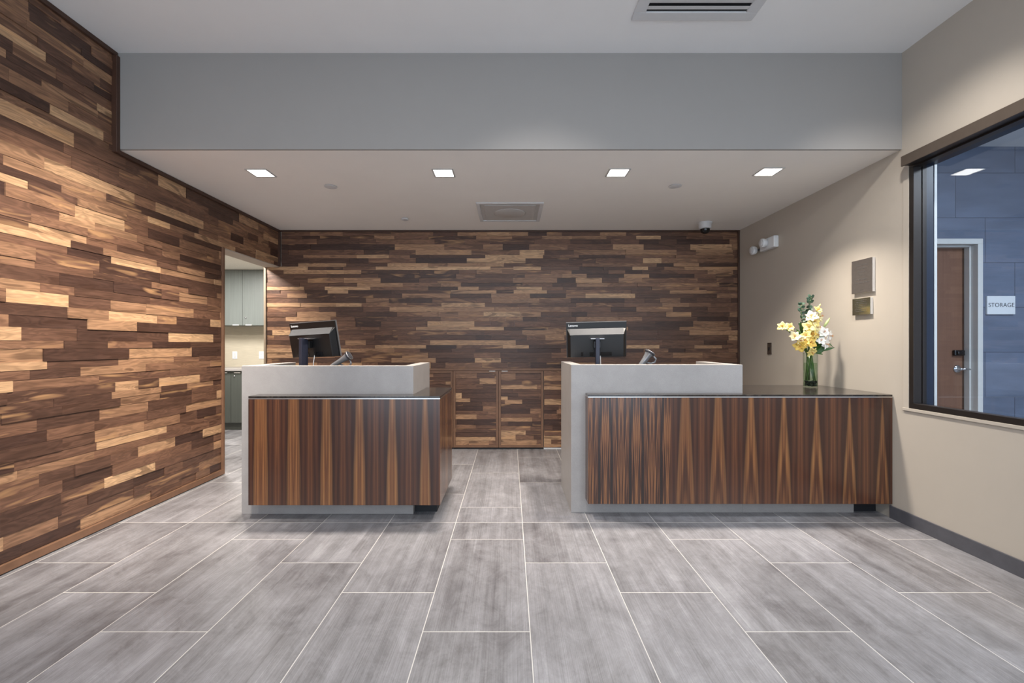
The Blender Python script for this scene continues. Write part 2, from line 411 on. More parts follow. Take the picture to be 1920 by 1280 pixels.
obj('jamb_lining', B((XR+.05, XR+.163, WY1-.012, WY1-.001, WZ0+.013, WZ1-.013), (XR+.05, XR+.163, WY0+.001, WY1-.001, WZ0+.001, WZ0+.013), (XR+.05, XR+.163, WY0+.001, WY1-.001, WZ1-.013, WZ1-.001)), M_navy, win, label='dark navy lining of the window reveal')
obj('glazing_stop', B((2.758, 2.785, WY1-.024, WY1-.012, WZ0+.013, WZ1-.013), (2.758, 2.785, WY0+.01, WY1-.012, WZ0+.013, WZ0+.024)), M_bronze, win)
obj('corner_bead', B((XR+.155, XR+.172, WY1-.016, WY1-.0115, WZ0+.013, WZ1-.013)), M_frame, win, label='white edge bead on the far side of the reveal')
struct('lit_edge_strip', B((XR-.005, XR, WY1, WY1+.045, WZ0-.02, WZ1), (XR-.009, XR, WY0-.03, WY1+.045, WZ0-.02, WZ0)), M_wall, bevel=.002)  # wall-paint strip added to stand for the lit edge of the opening
v = thing('shade_valance', 'long bronze shade valance box above the window on right wall', 'valance', (XR, 1.6, 2.41))
obj('fascia', B((2.612, 2.622, WY0-.1, 3.03, 2.408, 2.475)), M_bronzel, v, bevel=.002)
obj('housing', B((2.622, XR-.0005, WY0-.1, 3.03, 2.415, 2.473)), M_bronze, v)

# vestibule beyond the window
struct('wall_vestibule', B((XR+.165, 3.27, 4.12, 4.3, 0, 3.05), (4.28, 5.9, 4.12, 4.3, 0, 3.05), (3.27, 4.28, 4.12, 4.3, 2.18, 3.05)), M_slate)
struct('wall_vestibule_side', B((5.8, 5.9, YN, 4.12, 0, 3.05)), M_slate)
struct('ceiling_vestibule', B((XR+.165, 5.9, YN, 4.3, 3.02, 3.1)), M_ceil)
d1 = struct('door_1', B((3.322, 4.231, 4.215, 4.26, .008, 2.128)), M_door)
obj('door_frame', B((3.272, 3.32, 4.098, 4.262, 0, 2.131), (4.233, 4.279, 4.098, 4.262, 0, 2.131), (3.272, 4.279, 4.098, 4.262, 2.131, 2.1795), (4.218, 4.234, 4.16, 4.212, 0, 2.13), (3.319, 3.334, 4.16, 4.212, 0, 2.13), (3.334, 4.218, 4.16, 4.212, 2.115, 2.131)), M_frame, d1, bevel=.003)
obj('door_seal', B((4.205, 4.2315, 4.213, 4.2148, .01, 2.115)), M_trimd, d1)
bm = bmesh.new()
R90 = Matrix.Rotation(math.pi/2, 4, 'X')
hx, hz = P(1797, 0, 4.2).x, .995
lathe(bm, [(0, 0), (.036, 0), (.036, .006), (.03, .012), (.014, .016), (.012, .05), (0, .052)], Matrix.Translation((hx, 4.215, hz)) @ R90, 24)
tube(bm, [(hx, 4.165, hz), (hx+.03, 4.163, hz+.002), (hx+.07, 4.166, hz-.002), (hx+.1, 4.172, hz-.004)], [.0115, .0105, .009, .007], 12)
obj('lever_handle', bm, M_chrome, d1, smooth=True, label='chrome lever handle')
bm = bmesh.new(); box(bm, hx-.045, hx+.05, 4.185, 4.2148, 1.118, 1.17); box(bm, hx-.03, hx+.03, 4.17, 4.185, 1.13, 1.158)
obj('card_lock', bm, M_blackg, d1, bevel=.008)
sx, sz = P(1878, 0, 4.1).x, H+(646-572)*4.105/F
s = thing('door_sign', 'white STORAGE sign on the tiled wall beyond the window', 'sign', (sx, 4.12, sz))
obj('sign_panel', B((sx-.127, sx+.127, 4.102, 4.1195, sz-.083, sz+.083)), M_signw, s, bevel=.002)
obj('lettering', text_bm('STORAGE', .052, Matrix.Translation((sx, 4.1015, sz)) @ R90, .0006, 1.05), M_signt, s, label='grey word STORAGE')

# pantry behind the passage
struct('wall_pantry', B((-5.7, -2.75, 7.05, 7.2, 0, 2.5)), M_grass)
struct('wall_pantry_left', B((-5.8, -5.7, 2.9, 7.2, 0, 2.5)), M_wall)
struct('wall_pantry_front', B((-5.7, -2.87, 2.9, 3.0, 0, 2.5)), M_wall)
struct('wall_pantry_right', B((-2.87, -2.75, YB+.14, 7.05, 0, 2.5)), M_wall)
struct('ceiling_pantry', B((-5.7, -2.87, 3.0, 7.05, 2.335, 2.5)), M_acou)

# ------------------------------------------------------------------ pantry cabinets
def pantry_unit(name, label, x0, x1, yf, yb, z0, z1, mat, pull_z, pull_dz, lock_z, toe=0):
    xm = (x0+x1)/2; r = thing(name, label, 'cabinet', (xm, yb, z0))
    zc = z0+toe
    obj('carcass', B((x0, x1, yf+.02, yb-.001, zc, z1)), mat, r)
    if toe: obj('toe_kick', B((x0, x1, yf+.05, yb-.001, z0, zc)), M_cabl, r)
    for (a, b, s) in ((x0, xm, -1), (xm, x1, 1)):
        d = obj('door', B((a+.002, b-.002, yf, yf+.0195, zc+.003, z1-.003)), mat, r, bevel=.002)
        hx_ = xm+s*.095
        obj('edge_pull', B((hx_-.045, hx_+.045, yf-.012, yf+.004, pull_z-.006, pull_z+.006)), M_pull, d, bevel=.002, label='small pale metal edge pull')
        if s == 1:
            b2 = bmesh.new(); lathe(b2, [(0, 0), (.012, 0), (.012, .008), (0, .01)], Matrix.Translation((xm+.05, yf, lock_z)) @ R90, 16)
            obj('cam_lock', b2, M_chrome, d, smooth=True)
    return r
pantry_unit('upper_cabinet', 'grey-green upper cabinet with two doors seen through the passage', -4.43, -3.51, 6.73, 7.05, 1.505, 2.335, M_cab, 1.512, 0, 1.62)
pantry_unit('base_cabinet', 'dark green-grey base cabinet under the pantry worktop', -4.43, -3.51, 6.45, 7.05, 0, .845, M_cabl, .822, 0, .775, .105)
tag(obj('pantry_worktop', B((-5.6, -2.9, 6.42, 7.049, .846, .876)), M_stone, bevel=.003), 'pale grey pantry worktop on dark base cabinets', 'worktop')
def plate(name, label, cat, cx, cz, group=None, kind='outlet'):
    y = 7.05; r = thing(name, label, cat, (cx, y, cz), group=group)
    obj('cover_plate', B((cx-.038, cx+.038, y-.007, y-.0005, cz-.058, cz+.058)), M_white, r, bevel=.003)
    if kind == 'outlet':
        for dz in (-.022, .022): obj('socket', B((cx-.016, cx+.016, y-.0095, y-.007, cz+dz-.014, cz+dz+.014)), M_offw if dz > 0 else M_offw, r, bevel=.003)
    else: obj('rocker', B((cx-.017, cx+.017, y-.0105, y-.007, cz-.033, cz+.033)), M_offw, r, bevel=.003)
    return r
plate('light_switch', 'white wall plate on pantry backsplash, nearer the timber wall', 'switch', P(440.6, 0, 7.05).x, 1.058, kind='rocker')
plate('wall_outlet', 'white outlet on pantry backsplash beside the passage edge', 'outlet', P(490.5, 0, 7.05).x, 1.058)

# ------------------------------------------------------------------ low cabinets let into the back wall
def low_cabinet(label, xs, name='storage_cabinet', kick=M_plinth, framed=True):
    x0, x1 = xs[0], xs[-1]; r = thing(name, label, 'cabinet', ((x0+x1)/2, YB+.01, 0))
    yb = YB+.012
    obj('toe_strip', B((x0+.001, x1-.001, YB-.004, yb, .0, .018)), kick, r)
    obj('carcass', B((x0+.001, x1-.001, YB+.004, yb, .018, .917)), M_trimd, r)
    for a, b in zip(xs, xs[1:]):
        a += .002; b -= .002; f = .026 if framed else .0
        z0, z1 = .021, .914
        if framed:
            d = obj('door', B((a, a+f, YB-.02, YB+.003, z0, z1), (b-f, b, YB-.02, YB+.003, z0, z1), (a+f, b-f, YB-.02, YB+.003, z0, z0+f), (a+f, b-f, YB-.02, YB+.003, z1-f, z1)), M_trim, r, bevel=.0015)
        else:
            d = obj('door', B((a, b, YB-.008, YB+.003, z0, z1)), M_trimd, r)
        bm = bmesh.new(); clad(bm, 'x', a+f, b-f, z0+f, z1-f, (YB+.003) if framed else YB-.008, -1)
        obj('timber_inlay', bm, M_wal_x, d)
        if framed:
            px = b-.07 if xs.index(min(xs, key=lambda q: abs(q-a))) % 2 == 0 else a+.07
            obj('edge_pull', B((px-.035, px+.035, YB-.026, YB-.0202, z1-.006, z1+.001)), M_pull, d, label='small pale metal edge pull')
    return r
low_cabinet('two-door timber cabinet in back wall, fully visible between the desks', [-.662, -.133, .394])
low_cabinet('timber cabinet in back wall, mostly behind the left desk', [-1.72, -1.191, -.663])
low_cabinet('timber cabinet with white toe strip, beside the right desk in back wall', [.396, .945], kick=M_white, framed=False)
struct('trim_12', B((-1.72, .95, YB-.018, YB+.012, .918, .9445)), M_trim, bevel=.002)

# ------------------------------------------------------------------ reception desks
def desk(label, x0, x1, y0, zt, yb, wx0, wx1, wy, wzb, wzt, ven, side, wall=False):
    r = thing('reception_desk', label, 'desk', ((x0+x1)/2, y0, 0))
    th = .08
    bm = bmesh.new()
    prism(bm, [(x0, y0), (x1, y0), (x1, yb), (x1-th, yb), (x1-th, y0+th), (x0+th, y0+th), (x0+th, yb), (x0, yb)], 0, zt)
    if wall: box(bm, x1, 2.50, y0, y0+.05, 0, wzb)
    obj('stone_surround', bm, M_stone, r, bevel=.002, label='grey stone surround')
    t1, t2 = .013, .021
    yr = yb if wall else 3.78
    if wall: poly = [(wx0, wy), (wx1, wy), (wx1, yr), (x1+.0005, yr), (x1+.0005, y0-.0005), (wx0, y0-.0005)]
    else: poly = [(wx0, wy), (wx1, wy), (wx1, yr), (x1+.0005, yr), (x1+.0005, y0-.0005), (wx0, y0-.0005)]
    bm = bmesh.new(); prism(bm, poly, wzt-t1, wzt); obj('countertop', bm, M_gran, r, bevel=.0015, label='dark polished stone countertop')
    ins = [(p[0], p[1]) for p in poly]
    bm = bmesh.new(); prism(bm, ins, wzt-t2, wzt-t1-.0003); obj('metal_strip', bm, M_strip, r, label='bright metal strip under the countertop')
    zt2 = wzt-t2-.0003
    obj('front_panel', B((wx0, wx1, wy, wy+.02, wzb, zt2)), ven, r, bevel=.001, label='striped rosewood front panel')
    if not wall: obj('side_panel', B((wx1-.02, wx1, wy+.0202, yr, wzb, zt2)), side, r, bevel=.001)
    obj('side_panel', B((wx0, wx0+.02, wy+.0202, y0-.0005, wzb, zt2)), side, r, bevel=.001)
    obj('bottom_board', B((wx0+.021, wx1-.021, wy+.021, y0-.0005, wzb+.001, wzb+.02), (x1+.0005, wx1-.021, y0, yr, wzb+.001, wzb+.02)), M_plinth, r)
    if wall: obj('plinth', B((2.50, wx1-.001, y0+.03, y0+.3, 0, wzb)), M_plinth, r)
    else: obj('plinth', B((x1+.0005, wx1-.05, y0+.05, yr-.08, 0, wzb)), M_plinth, r)
    obj('work_surface', B((x0+th+.001, x1-th-.001, y0+th+.001, yb-.001, .775, .80)), M_gran, r)
    obj('pedestal', B((x0+th+.001, x0+th+.42, y0+.15, yb-.03, 0, .774)), M_cabl, r)
    return r
desk('grey stone and rosewood reception desk standing free, with timber passage on its left', -1.933, -.695, 3.266, 1.067, 3.925, -1.81, -.483, 3.136, .1095, .864, M_ven_a, M_ven_side)
desk('grey stone and rosewood reception desk whose low counter runs to the right wall', .445, 1.692, 3.295, 1.075, 3.93, .549, XR-.006, 3.18, .103, .87, M_ven_b, M_ven_side, wall=True)

# ------------------------------------------------------------------ monitors
def monitor(label, loc, yaw, roll, zc, tilt):
    r = thing('computer_monitor', label, 'monitor', loc, yaw, 'monitors on the reception desks')
    w, h = .245, .146
    hc = zc-loc[2]
    T = Matrix.Translation((0, 0, hc)) @ Matrix.Rotation(roll, 4, 'Y') @ Matrix.Rotation(tilt, 4, 'X')
    bm = bmesh.new(); box(bm, -w, w, -.006, .012, -h, h, T); obj('display_panel', bm, M_black, r, bevel=.002, local=True)
    bm = bmesh.new()
    for b in ((-w-.002, w+.002, 0, .016, h, h+.003), (-w-.002, w+.002, .002, .016, -h-.001, -h), (-w-.001, -w, .002, .016, -h-.001, h+.003), (w, w+.001, .002, .016, -h-.001, h+.003)): box(bm, *b, T)
    obj('bezel', bm, M_bezel, r, local=True, label='thin silver bezel')
    bm = bmesh.new(); box(bm, -w+.006, w-.006, .012, .0135, -h+.006, h-.006, T); obj('screen', bm, M_screen, r, local=True)
    # rear housing: chamfered tray with a broad sloping top
    def ring(x, zt_, zb_, y): return [Vector((-x, y, zb_)), Vector((x, y, zb_)), Vector((x, y, zt_)), Vector((-x, y, zt_))]
    bm = bmesh.new()
    a = [bm.verts.new(T @ p) for p in ring(w-.006, h-.052, -h+.002, -.006)]; b = [bm.verts.new(T @ p) for p in ring(w-.03, h-.1, -h+.008, -.055)]
    bm.faces.new(b); bm.faces.new(a[::-1])
    for i in range(4): bm.faces.new((a[i], a[(i+1) % 4], b[(i+1) % 4], b[i]))
    hs = obj('rear_housing', bm, M_black, r, bevel=.002, local=True)
    bm = bmesh.new(); prism(bm, [(-.0075, h-.0525), (-.0535, h-.0975), (-.056, h-.0965), (-.0095, h-.0505)], -w+.026, w-.026, 'x', T)
    obj('vent_band', bm, M_vent, hs, local=True, label='grey sloping vent band')
    for x0_, x1_ in ((-.13, -.112), (-.06, -.03), (.03, .12)):
        bm = bmesh.new(); box(bm, x0_, x1_, -.0585, -.054, -h+.02, -h+.052, T); obj('port_cover', bm, M_blackg, hs, local=True)
    bm = text_bm('Lenovo', .026, T @ Matrix.Translation((-w+.055, -.0066, h-.024)) @ R90, .0005, 1.0, .0006)
    obj('logo', bm, M_white, r, local=True, label='white maker name in the corner')
    bm = bmesh.new(); box(bm, -.055, .055, -.085, -.05, -.012, -.006, T); bm.free(); bm = B((-.055, .055, -.125, -.05, hc+.002, hc+.009)); obj('mount_plate', bm, M_silver, r, local=True, bevel=.002, label='silver mounting plate')
    bm = bmesh.new(); prism(bm, [(-.015, -.15), (.015, -.15), (.017, -.085), (-.017, -.085)], .012, hc+.012); obj('stand_column', bm, M_slateb, r, local=True, bevel=.003)
    bm = bmesh.new(); box(bm, -.03, .03, -.088, -.05, hc-.07, hc-.012); obj('hinge', bm, M_black, r, local=True, bevel=.004)
    bm = bmesh.new(); prism(bm, [(-.11, -.16), (.11, -.16), (.13, -.13), (.13, .07), (.11, .09), (-.11, .09), (-.13, .07), (-.13, -.13)], 0, .012); obj('stand_base', bm, M_black, r, local=True, bevel=.003)
    bm = bmesh.new(); tube(bm, [(.03, -.03, hc-h+.02), (.032, -.045, hc-h-.05), (.03, -.04, hc-h-.12), (.02, .0, .1), (.01, .05, .016)], .0032, 8)
    obj('cable', bm, M_white, r, local=True, smooth=True, label='white cable')
    return r
monitor('black monitor turned at an angle on the left reception desk', (P(590, 0, 3.77).x, 3.77, .80), math.radians(-22), math.radians(-2.2), 1.262, math.radians(10))
monitor('black monitor seen nearly square from behind on the right reception desk', (P(1118, 0, 3.77).x, 3.77, .80), math.radians(-6), math.radians(-1.2), 1.262, math.radians(9))

# ------------------------------------------------------------------ hand-held scanners in their stands
def scanner(label, tip, top, d, q):
    a = P(*tip, d); b = P(*top, d-.01); r = thing('barcode_scanner', label, 'scanner', (a.x+.04, d, .80), group='scanners on the reception desks')
    ax = (b-a).normalized(); side = Vector((0, 1, 0)); up = ax.cross(side).normalized()
    if up.z < 0: up = -up
    M = Matrix.Translation(a) @ Matrix((side, up, ax)).transposed().to_4x4()
    L = (b-a).length
    bm = bmesh.new(); lathe(bm, [(0, -.05), (.012*q, -.048), (.0165*q, -.02), (.018*q, L*.35), (.021*q, L*.62), (.026*q, L*.84), (.0275*q, L*.9), (0, L*.9)], M, 24, 1.15, .95)
    obj('body', bm, M_scan, r, smooth=True, bevel=.001)
    bm = bmesh.new(); lathe(bm, [(0, L*.88), (.029*q, L*.88), (.034*q, L*.93), (.034*q, L*1.0), (.028*q, L*1.02), (0, L*1.0)], M, 24, 1.2, .95)
    obj('head', bm, M_dgrey, r, smooth=True, bevel=.001)
    bm = bmesh.new(); lathe(bm, [(.03*q, L*.99), (.0345*q, L*.985), (.036*q, L*1.01), (.0345*q, L*1.03), (.03*q, L*1.02)], M, 24, 1.2, .95)
    obj('rim', bm, M_silver, r, smooth=True)
    bm = bmesh.new(); tube(bm, [M @ Vector(p) for p in ((0, -.026*q, L*.9), (0, -.054*q, L*.84), (0, -.06*q, L*.62), (0, -.044*q, L*.4), (0, -.016*q, L*.28))], .0065, 10)
    obj('trigger_guard', bm, M_scan, r, smooth=True)
    bm = bmesh.new(); tube(bm, bez((a.x-.0, d+.0, a.z-.02), (a.x-.02, d+.02, a.z-.12), (a.x+.05, d, .812)), .006, 8)
    lathe(bm, [(0, .8), (.05, .8), (.05, .806), (.012, .814), (0, .814)], Matrix.Translation((a.x+.05, d, 0)), 24)
    obj('stand', bm, M_black, r, smooth=True)
    return r
scanner('grey hand scanner lying low in its stand on the left desk', (628, 683), (655, 666), 3.55, 1.15)
scanner('grey hand scanner standing up in its stand on the right desk', (1203, 683), (1219, 660), 3.55, 1.25)

# ------------------------------------------------------------------ ceiling fixtures
def downlight(loc, label):
    r = thing('downlight', label, 'light', loc, group='square downlights in the soffit')
    o, i = .083, .07
    bm = bmesh.new()
    for b in ((-o, o, -o, -i), (-o, o, i, o), (-o, -i, -i, i), (i, o, -i, i)): box(bm, *b, -.006, -.0005)
    obj('trim_ring', bm, M_grille, r, local=True, bevel=.001)
    obj('diffuser', B((-i, i, -i, i, -.003, -.0005)), M_lamp, r, local=True, label='glowing white diffuser')
    return r
SPOTS = [(-1.94, 3.535), (-.516, 3.535), (.84, 3.53), (2.0, 3.51)]
names = ['first square downlight from the timber wall in the low soffit', 'second square downlight from the timber wall in the low soffit', 'third square downlight from the timber wall in the low soffit', 'square downlight in the low soffit nearest the right wall']
dl = downlight((SPOTS[0][0], SPOTS[0][1], ZS), names[0])
for (x, y), nm in list(zip(SPOTS, names))[1:]: dup(dl, (x, y, ZS), nm)

def disc(name, label, cat, px, py, rad, hgt, group=None):
    d = (ZS-H)*F/(CY-py); x = (px-CX)*d/F
    r = thing(name, label, cat, (x, d, ZS), group=group)
    bm = bmesh.new(); lathe(bm, [(0, 0), (rad*.8, 0), (rad*.8, -hgt*.5), (rad, -hgt*.5), (rad, -hgt*.9), (rad*.93, -hgt), (0, -hgt)], None, 32)
    obj('cover', bm, M_offw, r, local=True, smooth=True, bevel=.001)
    return r
disc('sprinkler_cover', 'round white sprinkler cover in the soffit left of the air diffuser', 'sprinkler', 620, 349, .052, .008, 'concealed sprinklers')
disc('sprinkler_cover', 'round white sprinkler cover in the soffit between two downlights on the right', 'sprinkler', 1266, 348, .052, .008, 'concealed sprinklers')
disc('smoke_detector', 'small white disc in the soffit close to the back timber wall', 'detector', 759, 409, .04, .018)

r = thing('air_diffuser', 'square grey air diffuser in the soffit before the back wall', 'vent', (0, 4.585, ZS))
bm = bmesh.new(); o, i = .32, .285
for b in ((-o, o, -o, -i), (-o, o, i, o), (-o, -i, -i, i), (i, o, -i, i)): box(bm, *b, -.012, -.0005)
obj('frame', bm, M_offw, r, local=True, bevel=.003)
bm = bmesh.new(); box(bm, -i, i, -i, i, -.004, -.0005); obj('backing', bm, M_grille, r, local=True)
bm = bmesh.new(); box(bm, -.25, .25, -.25, .25, -.012, -.005)
obj('face_panel', bm, M_grille, r, local=True, bevel=.004)
bm = bmesh.new(); lathe(bm, [(0, -.0121), (.16, -.0121), (.15, -.016), (0, -.019)], None, 40); obj('centre_dish', bm, M_grille, r, local=True, smooth=True)

vx0, vx1, vy0, vy1 = .745, 1.485, 2.18, 2.785
r = thing('ceiling_vent', 'white louvred air vent in the high ceiling at top of frame', 'vent', ((vx0+vx1)/2, (vy0+vy1)/2, ZC))
w = .07
obj('frame', B((vx0, vx1, vy1-w, vy1, ZC-.012, ZC-.0005), (vx0, vx1, vy0, vy0+w, ZC-.012, ZC-.0005), (vx0, vx0+w, vy0+w, vy1-w, ZC-.012, ZC-.0005), (vx1-w, vx1, vy0+w, vy1-w, ZC-.012, ZC-.0005)), M_offw, r, bevel=.004)
obj('duct', B((vx0+w, vx1-w, vy0+w, vy1-w, ZC-.0025, ZC-.0005)), M_dark, r)
n = 9; st = (vy1-vy0-2*w)/n
for k in range(n):
    y = vy0+w+k*st
    bm = bmesh.new(); prism(bm, [(y+.001, ZC-.0105), (y+.002, ZC-.0085), (y+st*.66, ZC-.004), (y+st*.64, ZC-.0065)], vx0+w, vx1-w, 'x')
    obj('louvre', bm, M_offw, r)

# dome camera
d = 4.97; r = thing('security_camera', 'white dome security camera on the soffit at the far right corner', 'camera', (2.14, d, ZS))
bm = bmesh.new(); lathe(bm, [(0, 0), (.072, 0), (.075, -.01), (.068, -.016), (.066, -.058), (.058, -.07), (.045, -.072), (0, -.072)], None, 36); obj('housing', bm, M_offw, r, local=True, smooth=True)
bm = bmesh.new(); lathe(bm, [(.05, -.0725), (.049, -.09), (.04, -.11), (.022, -.123), (0, -.127)], None, 36); obj('dome', bm, M_blackg, r, local=True, smooth=True, label='dark glossy dome')

# ------------------------------------------------------------------ on the right wall
r = thing('emergency_light', 'white twin-head emergency light high on the right wall', 'light', (XR, 4.7, 2.25))
obj('case', B((XR-.05, XR, 4.535, 4.79, 2.20, 2.315)), M_white, r, bevel=.006)
RY = Matrix.Rotation(-math.pi/2, 4, 'Y')
for (yy, zz, xx) in ((4.665, 2.265, XR-.05), (4.89, 2.235, XR-.03)):
    bm = bmesh.new()
    D = Matrix.Translation((xx, yy, zz)) @ Matrix.Rotation(math.radians(25), 4, 'X') @ RY
    lathe(bm, [(0, 0), (.02, 0), (.038, .008), (.046, .03), (.046, .05), (.042, .056), (0, .058)], D, 28)
    h_ = obj('lamp_head', bm, M_white, r, smooth=True, bevel=.001)
    bm = bmesh.new(); lathe(bm, [(0, .0585), (.038, .0585), (.032, .064), (0, .066)], D, 28); obj('lens', bm, M_offw, h_, smooth=True)
obj('arm', B((XR-.035, XR-.015, 4.785, 4.87, 2.225, 2.245)), M_dgrey, r, bevel=.002)

r = thing('wall_switch', 'dark bronze switch plate on the right wall behind the low counter', 'switch', (XR, 4.69, 1.18))
obj('cover_plate', B((XR-.007, XR-.0005, 4.655, 4.727, 1.12, 1.24)), M_bronzel, r, bevel=.002)
obj('toggle', B((XR-.016, XR-.007, 4.683, 4.699, 1.165, 1.195)), M_blackg, r, bevel=.002)
for z_ in (1.132, 1.222): obj('screw', B((XR-.0085, XR-.007, 4.688, 4.694, z_, z_+.006)), M_blackg, r)

def plaque(label, y0, y1, z0, z1, mat, rows):
    r = thing('wall_plaque', label, 'plaque', (XR, (y0+y1)/2, z0), group='metal plaques on the right wall')
    obj('backing', B((XR-.019, XR-.0005, y0+.001, y1-.012, z0+.001, z1-.001)), M_plaque_e, r)
    obj('face_plate', B((XR-.023, XR-.0192, y0, y1, z0, z1)), mat, r, bevel=.001)
    cy = (y0+y1)/2
    for (z, half, hh) in rows:
        bm = bmesh.new(); y = cy-half
        while y < cy+half:
            l = random.uniform(.006, .018); e = min(y+l, cy+half)
            box(bm, XR-.0238, XR-.0231, y, e, z-hh, z+hh); y = e+.004
        obj('engraved_line', bm, M_engr, r)
plaque('large upright pewter plaque on the right wall, above a smaller one', 3.338, 3.538, 1.613, 1.866, M_plaque, [(1.825, .06, .004), (1.8, .05, .004), (1.772, .036, .004), (1.748, .025, .0035), (1.716, .055, .0045), (1.692, .078, .0045), (1.635, .012, .003)])
plaque('small shiny plaque on the right wall, under the larger one', 3.357, 3.53, 1.447, 1.573, M_plaque2, [(1.572-.014*k, .06-.004*(k % 3), .0022) for k in range(1, 8)])

# ------------------------------------------------------------------ flowers in a vase
VD = 3.74; VB = P(1519.5, 0, VD); VX = VB.x; ZT = .87
v = thing('glass_vase', 'clear cylinder vase of cut flowers on the low counter by right wall', 'vase', (VX, VD, ZT))
vr = .053; vh = .285
bm = bmesh.new(); lathe(bm, [(0, .0005), (vr-.003, .0005), (vr, .004), (vr, vh), (vr-.003, vh), (vr-.0035, .008), (0, .008)], None, 40); obj('glass', bm, M_vglass, v, local=True, smooth=True)
M_peb = plain('black_pebbles', (22,24,30), .35, var=.3, scale=60)
bm = bmesh.new()
for i in range(70):
    a = random.uniform(0, 6.28); rr = (vr-.014)*math.sqrt(random.random()); z = random.uniform(.014, .05)
    S = Matrix.Translation((rr*math.cos(a), rr*math.sin(a), z)) @ Matrix.Diagonal((random.uniform(.008, .011), random.uniform(.007, .01), random.uniform(.005, .008), 1))
    bmesh.ops.create_icosphere(bm, subdivisions=2, radius=1, matrix=S)
obj('pebbles', bm, M_peb, v, local=True, smooth=True, kind='stuff', label='black pebbles at the bottom of the vase')
k = NT('vase_water'); k.t.nodes.remove(k.bsdf); tr = k.n('ShaderNodeBsdfTransparent'); tr.inputs[0].default_value = (.8, .88, .78, 1); k.t.links.new(tr.outputs[0], k.out.inputs[0])
bm = bmesh.new(); lathe(bm, [(0, .0085), (vr-.0045, .0085), (vr-.0045, .2), (0, .2)], None, 40); obj('water', bm, k.m, v, local=True, smooth=True)

def petalmat(name, c0, c1):
    k = NT(name); tc = k.n('ShaderNodeTexCoord').outputs['Object']; nz = k.noise(tc, 45, 3, .5)
    c = k.ramp(nz, [(.3, srgb(*c0)), (.7, srgb(*c1))]); m = k.fin(c, .5, 0, .3)
    k.bsdf.inputs['Subsurface Weight'].default_value = .15; k.bsdf.inputs['Subsurface Radius'].default_value = (.01, .008, .004); return m
M_yel = petalmat('yellow_petal', (228,208,118), (240,228,160)); M_pale = petalmat('pale_yellow_petal', (238,226,168), (246,240,206)); M_gold = petalmat('golden_petal', (218,182,80), (234,206,116))
M_whp = petalmat('white_petal', (232,234,230), (246,247,246)); M_stem = plain('green_stem', (86,116,58), .5, var=.2); M_leaf = plain('green_leaf', (62,98,46), .45, var=.25)
M_euc = plain('eucalyptus_leaf', (58,84,68), .5, var=.25); M_bud = plain('green_white_bud', (178,194,130), .5, var=.12); M_anth = plain('amber_anther', (176,112,40), .6, var=.1)

def petal(bm, M, L, W, curl, cup=.25, nu=7, nv=4):        # local z = along the petal, +y = its outer side
    g = []
    for i in range(nu+1):
        t = i/nu; w = W*(math.sin(math.pi*(.04+.96*t)**.82)**.9*.97+.03) if i < nu else W*.03
        row = []
        for j in range(nv+1):
            q = 2*j/nv-1
            y = curl*L*(t**2.4)*.5+cup*w*(1-q*q)*.5
            p = Vector((q*w*.5, y, L*(t-abs(curl)*.16*t**3)))
            row.append(bm.verts.new(M @ p))
        g.append(row)
    for i in range(nu):
        for j in range(nv): bm.faces.new((g[i][j], g[i][j+1], g[i+1][j+1], g[i+1][j]))
def frame(p, d, roll=0):
    d = Vector(d).normalized(); x = d.cross(Vector((.2, .1, 1))); 
    if x.length < 1e-3: x = Vector((1, 0, 0))
    x.normalize(); y = d.cross(x)
    return Matrix.Translation(p) @ Matrix((x, y, d)).transposed().to_4x4() @ Matrix.Rotation(roll, 4, 'Z')
def bloom(bm, p, d, size, open_=.75, n=6):
    M0 = frame(p, d, random.uniform(0, 6))
    for k in range(n):
        tilt = open_*(1.0 if k % 2 else .82)
        M = M0 @ Matrix.Rotation(2*math.pi*k/n, 4, 'Z') @ Matrix.Rotation(-tilt, 4, 'X')
        petal(bm, M, size*.98*(1 if k % 2 else .92)*random.uniform(.9, 1.08), size*(.78 if k % 2 else .6), random.uniform(.7, 1.15))
def anthers(bm, p, d, size):
    M0 = frame(p, d)
    for k in range(5):
        a = k*1.257; e = M0 @ Vector((.12*size*math.cos(a), .12*size*math.sin(a), size*.62))
        tube(bm, [M0 @ Vector((0, 0, .1*size)), e], .0009, 5); bmesh.ops.create_icosphere(bm, subdivisions=1, radius=.0026, matrix=Matrix.Translation(e))
def leafblade(bm, a, b, wid, sag=.3):
    a, b = Vector(a), Vector(b); d = b-a; L = d.length; M = frame(a, d, math.pi/2+random.uniform(-.45, .45))
    petal(bm, M, L, wid, sag, .2)
def qp(zx, zy, d): return P(1450+zx/6.4, 540+zy/6.4, d)      # from the close-up of the vase
def stalk(name, label, cat, pts, r0=.0042, group=None):
    f = random.uniform(0, 6.28); foot = Vector((VX+.034*math.cos(f), VD+.034*math.sin(f), ZT+.055))
    rt = thing(name, label, cat, foot, group=group)
    rim = Vector((VX+(pts[0].x-VX)*.6, VD+(pts[0].y-VD)*.25, ZT+vh-.005))
    dxy = Vector((rim.x-VX, rim.y-VD)); 
    if dxy.length > .038: rim.x = VX+dxy.x/dxy.length*.038; rim.y = VD+dxy.y/dxy.length*.038
    path = [foot, (foot+rim)/2, rim]+list(pts)
    bm = bmesh.new(); tube(bm, path, [r0]*3+[r0*(1-.5*i/len(pts)) for i in range(len(pts))], 8); obj('stem', bm, M_stem, rt, smooth=True)
    return rt
def add_bloom(rt, p, d, size, mat, open_=.75):
    bm = bmesh.new(); bloom(bm, p, d, size, open_); b = obj('bloom', bm, mat, rt, smooth=True, solid=.0012)
    bm = bmesh.new(); anthers(bm, p, d, size); obj('stamen', bm, M_anth, b)
